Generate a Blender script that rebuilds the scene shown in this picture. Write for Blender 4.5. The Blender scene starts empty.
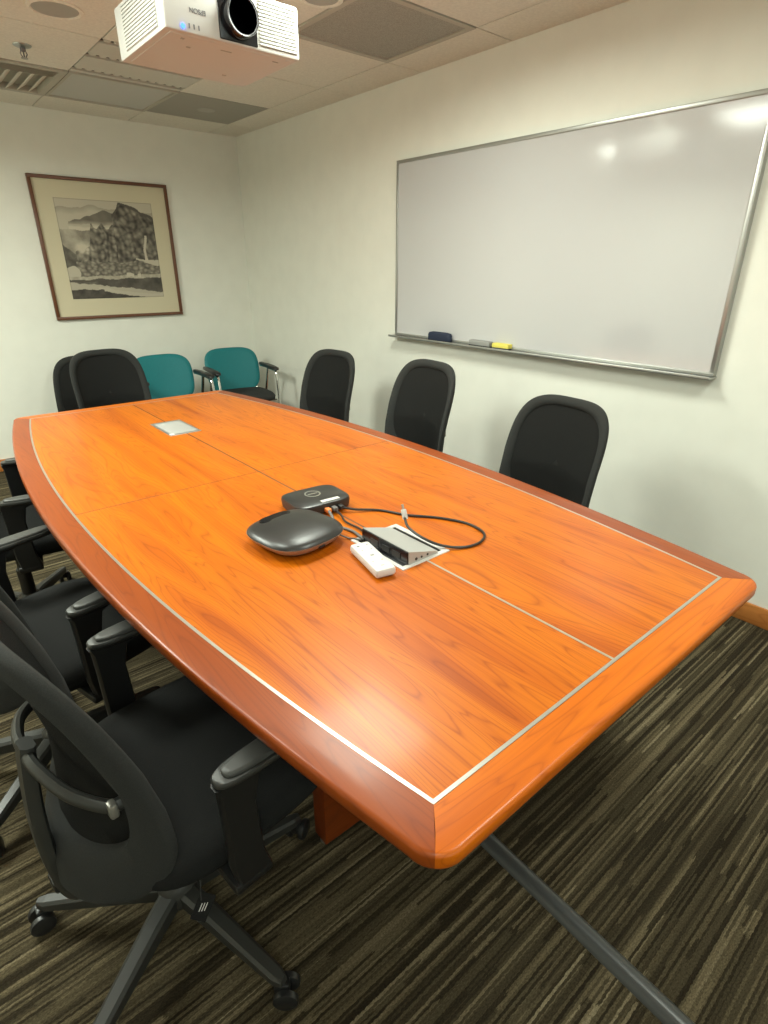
import bpy, math, random
from math import sin, cos, pi, radians
from mathutils import Vector, Matrix, noise
random.seed(7)
scene = bpy.context.scene
COL = scene.collection
RW, DB, HC = 2.522, 4.852, 2.349          # right wall x, back wall y, ceiling z
LW, FW = -1.90, -2.60                     # left wall x, wall behind the camera y
TX, TY = 2.278, 3.892                     # ceiling grid lines

# ------------------------------------------------------------------ camera
cam_d = bpy.data.cameras.new('camera')
cam = bpy.data.objects.new('camera', cam_d); COL.objects.link(cam)
yaw, pitch, roll = 0.6994, 0.4121, 0.0028
fwd = Vector((sin(yaw)*cos(pitch), cos(yaw)*cos(pitch), -sin(pitch)))
rgt = Vector((cos(yaw), -sin(yaw), 0)); up = rgt.cross(fwd)
r2 = rgt*cos(roll) + up*sin(roll); u2 = -rgt*sin(roll) + up*cos(roll)
m = Matrix((r2, u2, -fwd)).transposed().to_4x4(); m.translation = (0, 0, 1.4041)
cam.matrix_world = m
cam_d.sensor_fit = 'HORIZONTAL'; cam_d.sensor_width = 36.0
cam_d.lens = 562.76/768*36.0
cam_d.clip_start = 0.02
scene.camera = cam

# ------------------------------------------------------------------ world, exposure
w = bpy.data.worlds.new('world'); scene.world = w; w.use_nodes = True
w.node_tree.nodes['Background'].inputs[0].default_value = (1, .95, .86, 1)
w.node_tree.nodes['Background'].inputs[1].default_value = 0.05
vs = scene.view_settings
vs.view_transform = 'Standard'; vs.look = 'None'; vs.gamma = 1.0; vs.use_curve_mapping = False
vs.exposure = 0.08

# ceiling luminaires: (x0, y0, watts); each is a recessed 0.6 m panel built further down, its lamp sits just under it
LUMS = [(1.078, 1.492, 26), (-.122, 1.492, 18), (-.722, 2.692, 50), (1.078, -.308, 18), (-.722, -.908, 14), (-1.322, 2.692, 38)]  # those at negative y are assumed panels, added out of view for fill light
def area_light(name, x, y, z, size, power, spread=150, color=(.93, 1, .87)):
    l = bpy.data.lights.new(name, 'AREA'); l.shape = 'SQUARE'; l.size = size
    l.energy = power; l.color = color; l.spread = radians(spread)
    o = bpy.data.objects.new(name, l); o.location = (x, y, z); COL.objects.link(o)
    return o
for i, (lx, ly, lp) in enumerate(LUMS):
    area_light('ceiling_lamp_light', lx+.3, ly+.3, HC-.012, .5, lp, 170)

# ------------------------------------------------------------------ materials
def pm(name, col, rough=.5, metal=0., spec=.5, coat=0., coat_r=.1, emit=None, estr=0):
    mt = bpy.data.materials.new(name); mt.use_nodes = True
    b = mt.node_tree.nodes['Principled BSDF']
    b.inputs['Base Color'].default_value = (*col, 1); b.inputs['Roughness'].default_value = rough
    b.inputs['Metallic'].default_value = metal; b.inputs['Specular IOR Level'].default_value = spec
    b.inputs['Coat Weight'].default_value = coat; b.inputs['Coat Roughness'].default_value = coat_r
    if emit: b.inputs['Emission Color'].default_value = (*emit, 1); b.inputs['Emission Strength'].default_value = estr
    return mt
class NT:
    def __init__(s, mt): s.t = mt.node_tree; s.b = s.t.nodes['Principled BSDF']
    def n(s, typ, **k):
        nd = s.t.nodes.new(typ)
        for a, v in k.items(): setattr(nd, a, v)
        return nd
    def l(s, a, b): s.t.links.new(a, b)
    def math(s, op, a, b=None):
        nd = s.n('ShaderNodeMath', operation=op)
        for i, v in enumerate((a, b)):
            if v is None: continue
            if isinstance(v, (int, float)): nd.inputs[i].default_value = v
            else: s.l(v, nd.inputs[i])
        return nd.outputs[0]
    def coord(s, which='Object', scale=(1, 1, 1), loc=(0, 0, 0), rot=(0, 0, 0)):
        tc = s.n('ShaderNodeTexCoord'); mp = s.n('ShaderNodeMapping')
        mp.inputs['Scale'].default_value = scale; mp.inputs['Location'].default_value = loc; mp.inputs['Rotation'].default_value = rot
        s.l(tc.outputs[which], mp.inputs[0]); return mp.outputs[0]
    def noise(s, vec, scale=5, detail=3, rough=.5, dist=0):
        nd = s.n('ShaderNodeTexNoise'); nd.inputs['Scale'].default_value = scale; nd.inputs['Detail'].default_value = detail
        nd.inputs['Roughness'].default_value = rough; nd.inputs['Distortion'].default_value = dist
        s.l(vec, nd.inputs['Vector']); return nd.outputs[0]
    def ramp(s, fac, stops, interp='LINEAR'):
        nd = s.n('ShaderNodeValToRGB'); r = nd.color_ramp; r.interpolation = interp
        while len(r.elements) < len(stops): r.elements.new(.5)
        for e, (p, c) in zip(r.elements, stops): e.position = p; e.color = (*c, 1)
        s.l(fac, nd.inputs[0]); return nd.outputs[0]
    def mix(s, fac, a, b, mode='MIX'):
        nd = s.n('ShaderNodeMix', data_type='RGBA', blend_type=mode)
        for sk, v in ((nd.inputs[0], fac), (nd.inputs[6], a), (nd.inputs[7], b)):
            if isinstance(v, (int, float)): sk.default_value = v
            elif isinstance(v, tuple): sk.default_value = (*v, 1)
            else: s.l(v, sk)
        return nd.outputs[2]
    def bump(s, h, strength=.2, dist=.001):
        nd = s.n('ShaderNodeBump'); nd.inputs['Strength'].default_value = strength; nd.inputs['Distance'].default_value = dist
        s.l(h, nd.inputs['Height']); s.l(nd.outputs[0], s.b.inputs['Normal'])
    def base(s, c): s.l(c, s.b.inputs['Base Color'])

def speckle(name, col, amt=.06, scale=60, rough=.6, bump=.15, bscale=200, **k):
    mt = pm(name, col, rough, **k); q = NT(mt); v = q.coord()
    f = q.noise(v, scale, 4)
    lo = tuple(c*(1-amt) for c in col); hi = tuple(min(1, c*(1+amt)) for c in col)
    q.base(q.ramp(f, [(.3, lo), (.7, hi)]))
    if bump: q.bump(q.noise(v, bscale, 2), bump)
    return mt

def wood(name, light, mid, dark, axis='Y', off=0., rough=.38, scale=1., coat=.12, soft=1.):
    mt = pm(name, mid, rough, coat=coat, coat_r=.14, spec=.3); q = NT(mt)
    sx, sy = (1, 1)
    if axis == 'Y': sc = (7*scale, .55*scale, 3); sc2 = (160*scale, 3.0*scale, 20)
    else: sc = (.55*scale, 7*scale, 3); sc2 = (3.0*scale, 160*scale, 20)
    v = q.coord(scale=sc, loc=(off, off*1.7, off)); v2 = q.coord(scale=sc2, loc=(off*3, off, 0))
    big = q.noise(v, 1.3, 2, .5, .6)
    rings = q.math('MULTIPLY', big, 26.0); rings = q.math('FRACT', rings)
    rings = q.math('ABSOLUTE', q.math('SUBTRACT', rings, .5)); rings = q.math('MULTIPLY', rings, 2.0)
    fine = q.noise(v2, 1.0, 3, .6)
    c = q.ramp(big, [(.30, mid), (.50, light), (.66, mid), (.78, dark)])
    c = q.mix(q.math('MULTIPLY', q.math('POWER', rings, 5.0), .42*soft), c, dark)
    c = q.mix(q.math('MULTIPLY', q.ramp(fine, [(.45, (0, 0, 0)), (.75, (1, 1, 1))]), .30*soft), c, dark)
    q.base(c)
    return mt

M = {}
M['wall'] = speckle('painted_wall', (.79, .785, .705), .02, 8, .75, .08, 300)
M['ceil'] = speckle('mineral_ceiling_tile', (.78, .745, .66), .06, 90, .9, .3, 160)
M['gap'] = pm('ceiling_gap', (.30, .28, .24), .9)
M['fill_glow'] = pm('added_fill_glow', (.8, .8, .8), .4, emit=(.88, 1, .94), estr=2.4)  # glow of the added pane behind the camera, brightens ceiling and walls
M['tbar'] = pm('ceiling_grid_bar', (.46, .43, .36), .5)
M['grey_grille'] = speckle('perforated_grey_panel', (.36, .345, .30), .25, 260, .7, .2, 300)
M['white_paint'] = pm('white_enamel', (.62, .60, .53), .4)
M['grey_paint'] = pm('grey_metal_paint', (.40, .39, .35), .5)
M['dark_slot'] = pm('dark_slot', (.05, .047, .04), .8)
M['lum'] = pm('luminaire_diffuser', (.9, .9, .9), .5, emit=(.95, 1, .92), estr=3)
M['field'] = [wood('veneer_field', (.54, .134, .001), (.44, .092, .001), (.20, .027, .001), 'Y', o, soft=1.25) for o in (0, 3.1, 6.7, 11.3)]
M['band_side'] = wood('edge_band_side', (.27, .052, .004), (.22, .038, .003), (.12, .017, .001), 'Y', 2.2, soft=.9)
M['band_end'] = wood('edge_band_end', (.60, .140, .002), (.44, .086, .0015), (.24, .036, .001), 'X', 4.4, soft=1.)
M['ped'] = wood('pedestal_veneer', (.21, .040, .005), (.17, .030, .004), (.10, .016, .003), 'X', 8.1, rough=.4, coat=.1)
M['baseb'] = wood('baseboard_wood', (.50, .19, .045), (.42, .145, .03), (.27, .08, .018), 'Y', 1.1, rough=.45, coat=.1)
M['frame_wood'] = pm('picture_frame_wood', (.13, .05, .024), .35)
M['alu'] = pm('brushed_aluminium', (.42, .42, .40), .36, .8)
M['inlay'] = pm('metal_inlay', (.50, .49, .44), .34, .8)
M['seam'] = pm('dark_seam', (.10, .035, .012), .6)
M['board'] = pm('whiteboard_enamel', (.50, .495, .495), .11, spec=.9)
M['fabric'] = speckle('charcoal_fabric', (.019, .0195, .018), .25, 500, .95, .5, 900)
M['seat'] = speckle('seat_fabric', (.011, .0112, .0108), .25, 500, .95, .5, 900, spec=.2)
M['mesh'] = speckle('black_mesh', (.0145, .0145, .0138), .3, 700, .85, .6, 1200)
M['mesh'].node_tree.nodes['Principled BSDF'].inputs['Specular IOR Level'].default_value = .1
M['mesh'].node_tree.nodes['Principled BSDF'].inputs['Alpha'].default_value = .975
M['plastic'] = pm('black_plastic', (.011, .011, .011), .4)
M['plastic_g'] = pm('dark_grey_plastic', (.029, .029, .026), .42)
M['pad'] = pm('armrest_pad', (.050, .050, .046), .48)
M['clip'] = pm('silver_clip', (.30, .29, .26), .35, .6)
M['rubber'] = pm('caster_rubber', (.016, .016, .016), .35)
M['chrome'] = pm('chrome', (.65, .65, .63), .14, 1.)
M['teal'] = speckle('teal_fabric', (.001, .155, .170), .15, 300, .6, .15, 500)
M['proj'] = pm('projector_white', (.60, .595, .57), .45)
M['proj_dark'] = pm('projector_lens_housing', (.008, .008, .010), .2)
M['lens'] = pm('lens_glass', (.004, .005, .008), .04, coat=1)
M['grey_text'] = pm('grey_lettering', (.16, .16, .17), .5)
M['led'] = pm('blue_indicator', (.05, .15, .9), .4, emit=(.03, .12, 1), estr=4)
M['navy'] = pm('navy_felt', (.012, .020, .045), .7)
M['lt_grey'] = pm('light_grey_foam', (.27, .265, .25), .8)
M['yellow'] = pm('yellow_foam', (.72, .62, .12), .7)
M['dev_black'] = pm('device_black', (.022, .021, .020), .34)
M['bronze'] = pm('device_side_bronze', (.42, .34, .28), .32, .45)
M['grey_lid'] = pm('satin_grey_lid', (.40, .40, .38), .45, .2)
M['white_pl'] = pm('white_plastic', (.60, .58, .55), .40)
M['rubber_duct'] = pm('grey_duct_vinyl', (.050, .052, .051), .33)
M['cable_b'] = pm('black_cable', (.018, .016, .015), .4)
M['cable_g'] = pm('grey_cable', (.13, .12, .115), .5)
M['orange_pl'] = pm('orange_plug', (.75, .22, .05), .5)
M['mat_board'] = pm('mat_board', (.60, .54, .38), .85)

def carpet():
    mt = pm('striped_carpet', (.05, .045, .03), .97, spec=.1); q = NT(mt)
    tc = q.n('ShaderNodeTexCoord'); sp = q.n('ShaderNodeSeparateXYZ'); q.l(tc.outputs['Object'], sp.inputs[0])
    jag = q.noise(q.coord(scale=(60, 400, 1)), 1, 2)
    wob = q.noise(q.coord(scale=(3, 3, 1)), 3, 2)
    X, Y = q.math('ADD', sp.outputs[0], q.math('MULTIPLY', jag, .05)), q.math('ADD', sp.outputs[1], q.math('MULTIPLY', q.noise(q.coord(scale=(30, 30, 1)), 3, 3), .006))
    def layer(rowh, seg, seed):
        row = q.math('FLOOR', q.math('DIVIDE', Y, rowh))
        wn = q.n('ShaderNodeTexWhiteNoise', noise_dimensions='1D'); q.l(q.math('ADD', row, seed), wn.inputs['W'])
        cx = q.math('FLOOR', q.math('ADD', q.math('DIVIDE', X, seg), q.math('MULTIPLY', wn.outputs[0], 7.3)))
        w2 = q.n('ShaderNodeTexWhiteNoise', noise_dimensions='2D'); cb = q.n('ShaderNodeCombineXYZ')
        q.l(row, cb.inputs[0]); q.l(q.math('ADD', cx, seed), cb.inputs[1]); q.l(cb.outputs[0], w2.inputs['Vector'])
        return w2.outputs[0]
    a = layer(.0056, .42, 3.); b = layer(.0135, .85, 17.)
    f = q.math('ADD', q.math('MULTIPLY', a, .62), q.math('MULTIPLY', b, .38))
    c = q.ramp(f, [(0, (.020, .015, .009)), (.32, (.031, .024, .014)), (.50, (.062, .050, .029)), (.68, (.088, .070, .040)), (.86, (.150, .121, .073)), (1, (.215, .178, .112))])
    fz = q.noise(q.coord(scale=(170, 330, 1)), 1, 3, .75)
    c = q.mix(.85, c, q.ramp(fz, [(.3, (.35, .33, .30)), (.7, (1.5, 1.5, 1.5))]), 'MULTIPLY')
    q.base(c); q.bump(fz, .6, .004)
    return mt
M['carpet'] = carpet()

# ------------------------------------------------------------------ mesh helpers
class MB:
    def __init__(s): s.v = []; s.f = []; s.mi = []; s.sm = []
    def add(s, vs, fs, mi=0, smooth=False):
        k = len(s.v); s.v += [tuple(p) for p in vs]
        for f in fs: s.f.append(tuple(i+k for i in f)); s.mi.append(mi); s.sm.append(smooth)
        return s
    def box(s, a, b, mi=0, bev=0.):
        x0, y0, z0 = a; x1, y1, z1 = b
        if x0 > x1: x0, x1 = x1, x0
        if y0 > y1: y0, y1 = y1, y0
        if z0 > z1: z0, z1 = z1, z0
        if bev > 0:
            bev = min(bev, (x1-x0)*.49, (y1-y0)*.49, (z1-z0)*.49); cx, cy = (x0+x1)/2, (y0+y1)/2
            loops = []
            for zz, ins in ((z0, bev), (z0+bev*.3, bev*.3), (z0+bev, 0), (z1-bev, 0), (z1-bev*.3, bev*.3), (z1, bev)):
                lp = []
                hx, hy = (x1-x0)/2-ins, (y1-y0)/2-ins; r = max(bev-ins*.5, 1e-4)
                for qx, qy, a0 in ((1, 1, 0), (-1, 1, 90), (-1, -1, 180), (1, -1, 270)):
                    for t in (0, 30, 60, 90):
                        an = radians(a0+t); lp.append((cx+qx*(hx-r)+r*cos(an), cy+qy*(hy-r)+r*sin(an), zz))
                loops.append(lp)
            return s.loft(loops, mi, True)
        vs = [(x0,y0,z0),(x1,y0,z0),(x1,y1,z0),(x0,y1,z0),(x0,y0,z1),(x1,y0,z1),(x1,y1,z1),(x0,y1,z1)]
        return s.add(vs, [(0,3,2,1),(4,5,6,7),(0,1,5,4),(1,2,6,5),(2,3,7,6),(3,0,4,7)], mi)
    def loft(s, loops, mi=0, smooth=True, caps=True, closed=True):
        n = len(loops[0]); vs = [p for l in loops for p in l]; fs = []
        for i in range(len(loops)-1):
            for j in range(n if closed else n-1):
                a, b = i*n+j, i*n+(j+1) % n
                fs.append((a, b, b+n, a+n))
        if caps: fs.append(tuple(reversed(range(n)))); fs.append(tuple((len(loops)-1)*n+j for j in range(n)))
        return s.add(vs, fs, mi, smooth)
    def tube(s, pts, r, n=10, mi=0, caps=True, flat=None):
        pts = [Vector(p) for p in pts]; rr = r if isinstance(r, (list, tuple)) else [r]*len(pts)
        loops = []; prev = None
        for i, p in enumerate(pts):
            d = (pts[min(i+1, len(pts)-1)]-pts[max(i-1, 0)]).normalized()
            if prev is None: a = d.cross(Vector((0, 0, 1)));  a = a if a.length > 1e-3 else d.cross(Vector((1, 0, 0)))
            else: a = prev - d*prev.dot(d)
            a.normalize(); prev = a; b = d.cross(a)
            fr = flat if flat else 1.
            loops.append([p + a*cos(2*pi*j/n)*rr[i] + b*sin(2*pi*j/n)*rr[i]*fr for j in range(n)])
        return s.loft(loops, mi, True, caps)
    def cyl(s, c, r, z0, z1, n=24, mi=0, r2=None, smooth=True):
        r2 = r if r2 is None else r2
        lp = lambda rad, z: [(c[0]+rad*cos(2*pi*j/n), c[1]+rad*sin(2*pi*j/n), z) for j in range(n)]
        return s.loft([lp(r, z0), lp(r2, z1)], mi, smooth)
    def lathe(s, c, prof, n=32, mi=0, axis='Z'):
        loops = []
        for r, h in prof:
            lp = []
            for j in range(n):
                a = 2*pi*j/n; p = (r*cos(a), r*sin(a), h)
                if axis == 'Y': p = (p[0], h, p[1])
                if axis == 'X': p = (h, p[0], p[1])
                lp.append((c[0]+p[0], c[1]+p[1], c[2]+p[2]))
            loops.append(lp)
        return s.loft(loops, mi, True)
    def xf(s, mat): s.v = [tuple(mat @ Vector(p)) for p in s.v]; return s
    def build(s, name, mats, parent=None, auto=35, loc=None):
        me = bpy.data.meshes.new(name); me.from_pydata(s.v, [], s.f)
        if not isinstance(mats, (list, tuple)): mats = [mats]
        for mt in mats: me.materials.append(mt)
        me.polygons.foreach_set('material_index', s.mi); me.polygons.foreach_set('use_smooth', s.sm)
        me.update()
        import bmesh
        b = bmesh.new(); b.from_mesh(me); bmesh.ops.recalc_face_normals(b, faces=b.faces)
        for e in b.edges:
            if len(e.link_faces) == 2 and e.calc_face_angle(0) > radians(auto): e.smooth = False
        b.to_mesh(me); b.free()
        o = bpy.data.objects.new(name, me); COL.objects.link(o)
        if parent: o.parent = parent
        if loc: o.location = loc
        return o

def tag(o, label=None, cat=None, group=None, kind=None):
    if label: o['label'] = label
    if cat: o['category'] = cat
    if group: o['group'] = group
    if kind: o['kind'] = kind
    return o
def empty(name, loc=(0, 0, 0), rz=0., label=None, cat=None, group=None):
    o = bpy.data.objects.new(name, None); o.empty_display_size = .1; COL.objects.link(o)
    o.location = loc; o.rotation_euler = (0, 0, rz); return tag(o, label, cat, group)
def copy_tree(o, parent=None, skip=()):
    c = o.copy(); COL.objects.link(c)
    if parent: c.parent = parent
    for ch in list(o.children):
        if not ch.name.startswith(skip) or not skip: copy_tree(ch, c, skip)
    return c
def sq(hx, hy, z, p=4., n=48, cx=0., cy=0.):
    out = []
    for j in range(n):
        a = 2*pi*(j+.5)/n; c, s_ = cos(a), sin(a)
        out.append((cx+hx*math.copysign(abs(c)**(2/p), c), cy+hy*math.copysign(abs(s_)**(2/p), s_), z))
    return out
def struct(o): o['kind'] = 'structure'; return o
def smooth_path(P, k=6):
    P = [Vector(p) for p in P]; out = []
    for i in range(len(P)-1):
        p0 = P[max(i-1, 0)]; p1 = P[i]; p2 = P[i+1]; p3 = P[min(i+2, len(P)-1)]
        for j in range(k):
            t = j/k
            out.append(.5*((2*p1)+(p2-p0)*t+(2*p0-5*p1+4*p2-p3)*t*t+(3*p1-p0-3*p2+p3)*t**3))
    out.append(P[-1]); return out

# ------------------------------------------------------------------ room shell
struct(MB().box((LW-.1, FW-.1, -.1), (RW+.1, DB+.1, 0)).build('floor', M['carpet']))
struct(MB().box((RW, FW-.1, 0), (RW+.1, DB+.1, HC+.2)).build('wall_right', M['wall']))
struct(MB().box((LW, DB, 0), (RW, DB+.1, HC+.2)).build('wall_back', M['wall']))
struct(MB().box((LW-.1, FW-.1, 0), (LW, DB+.1, HC+.2)).build('wall_left', M['wall']))
# wall behind the camera; its wide frosted window is added as unseen fill light
wx0, wx1, wz0, wz1 = -1.5, 2.1, 1.25, 2.2
b = MB(); b.box((LW, FW-.1, 0), (RW, FW, wz0)); b.box((LW, FW-.1, wz1), (RW, FW, HC+.2)); b.box((LW, FW-.1, wz0), (wx0, FW, wz1)); b.box((wx1, FW-.1, wz0), (RW, FW, wz1))
struct(b.build('wall_front', M['wall']))
wn = struct(MB().box((wx0, FW-.07, wz0), (wx1, FW-.06, wz1)).build('added_fill_window', M['fill_glow']))  # added glowing pane, never in view, serves as fill light
b = MB()
for k in range(5): xx = wx0+(wx1-wx0)*k/4; b.box((xx-.025, FW-.055, wz0), (xx+.025, FW+.01, wz1))
for zz in (wz0, wz1-.04): b.box((wx0, FW-.055, zz), (wx1, FW+.01, zz+.04))
b.build('added_fill_window_frame', M['alu'], wn)
struct(MB().box((RW-.014, FW, 0), (RW, DB-.014, .088), bev=.003).build('baseboard_right', M['baseb']))
struct(MB().box((LW+.014, DB-.014, 0), (RW, DB, .088), bev=.003).build('baseboard_back', M['baseb']))
struct(MB().box((LW, FW+.014, 0), (LW+.014, DB, .088), bev=.003).build('baseboard_left', M['baseb']))
struct(MB().box((LW, FW, 0), (RW-.014, FW+.014, .088), bev=.003).build('baseboard_front', M['baseb']))

FIX = {}    # tile cell (i, j) -> kind ; cell spans x TX+.6*(i-1)..TX+.6*i , y TY+.6*(j)..+.6
FIX[(0, 0)] = 'speaker'; FIX[(0, -3)] = 'grille'; FIX[(-1, 0)] = 'plain_panel'; FIX[(-1, -1)] = 'slots'; FIX[(-2, 0)] = 'vent'
for lx, ly, lp in LUMS:
    FIX[(round((lx-TX)/.6)+1, round((ly-TY)/.6))] = 'lum'
c = MB(); c.box((LW, FW, HC+.03), (RW, DB, HC+.13), 1)
g = .0035
for i in range(-7, 2):
    for j in range(-12, 3):
        x0, x1 = TX+.6*(i-1)+g, TX+.6*i-g; y0, y1 = TY+.6*j+g, TY+.6*(j+1)-g
        x0, x1 = max(x0, LW), min(x1, RW); y0, y1 = max(y0, FW), min(y1, DB)
        if x1-x0 < .02 or y1-y0 < .02 or (i, j) in FIX: continue
        c.box((x0, y0, HC), (x1, y1, HC+.03), 0)
ceil = struct(c.build('ceiling', [M['ceil'], M['gap']]))

def cell(i, j): return TX+.6*(i-1), TY+.6*j
def luminaire(lx, ly, label):
    t = empty('ceiling_light', (lx+.3, ly+.3, HC), 0, label, 'ceiling light', 'recessed square light panels in the ceiling')
    f = MB()
    for a, b in (((-.297, -.297), (.297, -.262)), ((-.297, .262), (.297, .297)), ((-.297, -.262), (-.262, .262)), ((.262, -.262), (.297, .262))):
        f.box((a[0], a[1], -.006), (b[0], b[1], .03))
    f.build('frame', M['white_paint'], t)
    MB().box((-.262, -.262, .004), (.262, .262, .03)).build('diffuser', M['lum'], t)
for (lx, ly, lp), lb in zip(LUMS, ['square lit ceiling panel above the middle of the table', 'square lit ceiling panel above the left side chairs',
        'square lit ceiling panel left of the picture wall, nearer the table', 'added fill light ceiling panel near the whiteboard, unseen behind the viewpoint', 'added fill light ceiling panel in the front left corner, out of view', 'square lit ceiling panel tight against the left wall']):
    luminaire(lx, ly, lb)

# grey perforated return air grille
x0, y0 = cell(0, -3)
t = empty('air_grille', (x0+.3, y0+.3, HC), 0, 'large grey perforated air grille in the ceiling, beside the projector', 'air grille')
MB().box((-.27, -.27, .002), (.27, .27, .03)).build('grille_panel', M['grey_grille'], t)
f = MB()
for a, b in (((-.297, -.297), (.297, -.27)), ((-.297, .27), (.297, .297)), ((-.297, -.27), (-.27, .27)), ((.27, -.27), (.297, .27))):
    f.box((a[0], a[1], -.004), (b[0], b[1], .03))
f.build('frame', M['tbar'], t)
# grey speaker panel at the far corner
x0, y0 = cell(0, 0)
t = empty('ceiling_speaker', (x0+.3, y0+.3, HC), 0, 'grey square ceiling panel with a small round badge, near the far corner', 'ceiling speaker')
MB().box((-.295, -.295, 0), (.295, .295, .03)).build('panel', M['grey_grille'], t)
MB().lathe((0, 0, 0), [(.001, 0), (.06, 0), (.055, -.004), (.001, -.005)]).build('badge', M['grey_paint'], t)
# flat grey access panel
x0, y0 = cell(-1, 0)
t = empty('ceiling_panel', (x0+.3, y0+.3, HC), 0, 'pale grey framed flat ceiling panel between the slotted unit and the back wall', 'ceiling panel')
f = MB()
for a, b in (((-.297, -.297), (.297, -.28)), ((-.297, .28), (.297, .297)), ((-.297, -.28), (-.28, .28)), ((.28, -.28), (.297, .28))):
    f.box((a[0], a[1], -.006), (b[0], b[1], .03))
f.build('frame', M['tbar'], t)
MB().box((-.28, -.28, .002), (.28, .28, .03)).build('panel', pm('pale_grey_panel', (.55, .55, .51), .6), t)
# slotted unit: three dark dotted strips between pale bands
x0, y0 = cell(-1, -1)
t = empty('slot_diffuser', (x0+.3, y0+.3, HC), 0, 'slotted air diffuser with dotted dark strips in the ceiling, partly behind the projector', 'air diffuser')
f = MB(); s_ = MB(); d_ = MB()
ys = [-.27, -.03, .235]
edges = [-.297]
for yy in ys: edges += [yy-.028, yy+.028]
edges.append(.297)
for k in range(0, len(edges), 2):
    if edges[k+1]-edges[k] > .005: f.box((-.297, edges[k], 0), (.297, edges[k+1], .03))
for yy in ys:
    s_.box((-.297, yy-.028, .012), (.297, yy+.028, .03))
    for k in range(12): MB().box((-.28+k*.048, yy-.014, .004), (-.252+k*.048, yy+.014, .012)).build('deflector', M['white_paint'], t)
f.build('band', M['white_paint'], t); s_.build('slot', M['dark_slot'], t)
# louvred supply vent
x0, y0 = cell(-2, 0)
t = empty('air_vent', (x0+.3, y0+.3, HC), 0, 'louvred square air vent in the ceiling above the framed picture', 'air vent')
f = MB()
for a, b in (((-.297, -.297), (.297, -.262)), ((-.297, .262), (.297, .297)), ((-.297, -.262), (-.262, .262)), ((.262, -.262), (.297, .262))):
    f.box((a[0], a[1], -.008), (b[0], b[1], .03))
f.build('frame', M['tbar'], t)
MB().box((-.262, -.262, .024), (.262, .262, .03)).build('backing', M['tbar'], t)
for k in range(6):
    y = -.255+k*.025
    MB().add([(-.262, y, -.002), (.262, y, -.002), (.262, y+.012, .02), (-.262, y+.012, .02), (-.262, y+.003, -.002), (.262, y+.003, -.002), (.262, y+.015, .02), (-.262, y+.015, .02)],
             [(0,1,2,3),(4,7,6,5),(0,4,5,1),(3,2,6,7),(0,3,7,4),(1,5,6,2)]).build('slat', M['tbar'], t)
for k in range(9):
    x = -.255+k*.058; ya = -.10
    MB().add([(x, ya, -.004), (x, .262, -.004), (x+.040, .262, .02), (x+.040, ya, .02), (x+.004, ya, -.004), (x+.004, .262, -.004), (x+.044, .262, .02), (x+.044, ya, .02)],
             [(0,1,2,3),(4,7,6,5),(0,4,5,1),(3,2,6,7),(0,3,7,4),(1,5,6,2)]).build('slat', M['ceil'], t)
# sprinkler
t = empty('sprinkler', (.816, 3.616, HC), 0, 'small metal fire sprinkler head hanging from the ceiling by the louvred vent', 'sprinkler')
MB().lathe((0, 0, 0), [(.001, 0), (.040, 0), (.038, -.004), (.022, -.010), (.001, -.010)]).build('escutcheon', M['alu'], t)
b = MB(); b.lathe((0, 0, 0), [(.001, -.009), (.012, -.009), (.012, -.022), (.006, -.026), (.001, -.026)], 16)
for sx in (-1, 1): b.tube([(sx*.009, 0, -.02), (sx*.014, 0, -.034), (sx*.006, 0, -.048)], .0025, 8)
b.tube([(0, 0, -.024), (0, 0, -.050)], .003, 8)
b.build('body', M['grey_text'], t)
MB().lathe((0, 0, 0), [(.001, -.049), (.015, -.049), (.015, -.052), (.001, -.052)], 20).build('deflector_plate', M['alu'], t)
# round recessed downlights, switched off
def downlight(x, y, r, label):
    t = empty('downlight', (x, y, HC), 0, label, 'downlight', 'round ceiling downlights')
    MB().lathe((0, 0, 0), [(r, .0), (r, -.004), (r-.012, -.007), (r-.018, -.003), (r-.018, -.001), (r-.019, 0)]).build('trim_ring', M['ceil'], t)
    MB().lathe((0, 0, 0), [(.001, -.003), (r*.45, -.0025), (r-.018, -.001), (r-.018, -.0005), (.001, -.0005)]).build('lens', M['grey_paint'], t)
downlight(.84, 3.065, .105, 'round unlit ceiling light left of the projector')
downlight(1.60, 2.285, .085, 'round unlit ceiling light at the top edge, between projector and grey grille')

# ------------------------------------------------------------------ conference table
TC = Vector((.868, 1.717, 0)); HL, WE, WM = 1.418, .525, .668
def half_w(s, base_e, base_m):      # s in -1..1 along the length: gentle boat curve
    return base_e + (base_m-base_e)*(1-abs(s)**2.0)
table = empty('conference_table', (TC.x, TC.y, 0), 0, 'long orange wood boat-shaped conference table with mitred darker edge bands', 'table')
TZ, TB = .74, .711
def outline(inset, n=40, rc=.050):
    """closed loop, from -y end right side counterclockwise"""
    hl = HL-inset; pts = []
    e, mm = WE-inset, WM-inset
    r = max(rc-inset, .0)
    side = [(half_w(-1+2*k/n, e, mm), hl*(-1+2*k/n)) for k in range(n+1)]
    def rounded(pts_):   # round the two ends
        if r <= 0: return pts_
        keep = [p for p in pts_ if abs(p[1]) < hl-r]
        def xs(yv): return half_w(yv/hl, e, mm)
        lo = []
        for a in (0, 15, 30, 45, 60, 75, 90):
            an = radians(a); lo.append((xs(-hl+r)-r+r*sin(an), -hl+r-r*cos(an)))
        hi = [(x, -y) for x, y in reversed(lo)]
        return lo+keep+hi
    R_ = rounded(side)
    return R_ + [(-x, y) for x, y in reversed(R_)]
def ring(mb, za, zb, la, lb): pass
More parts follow.
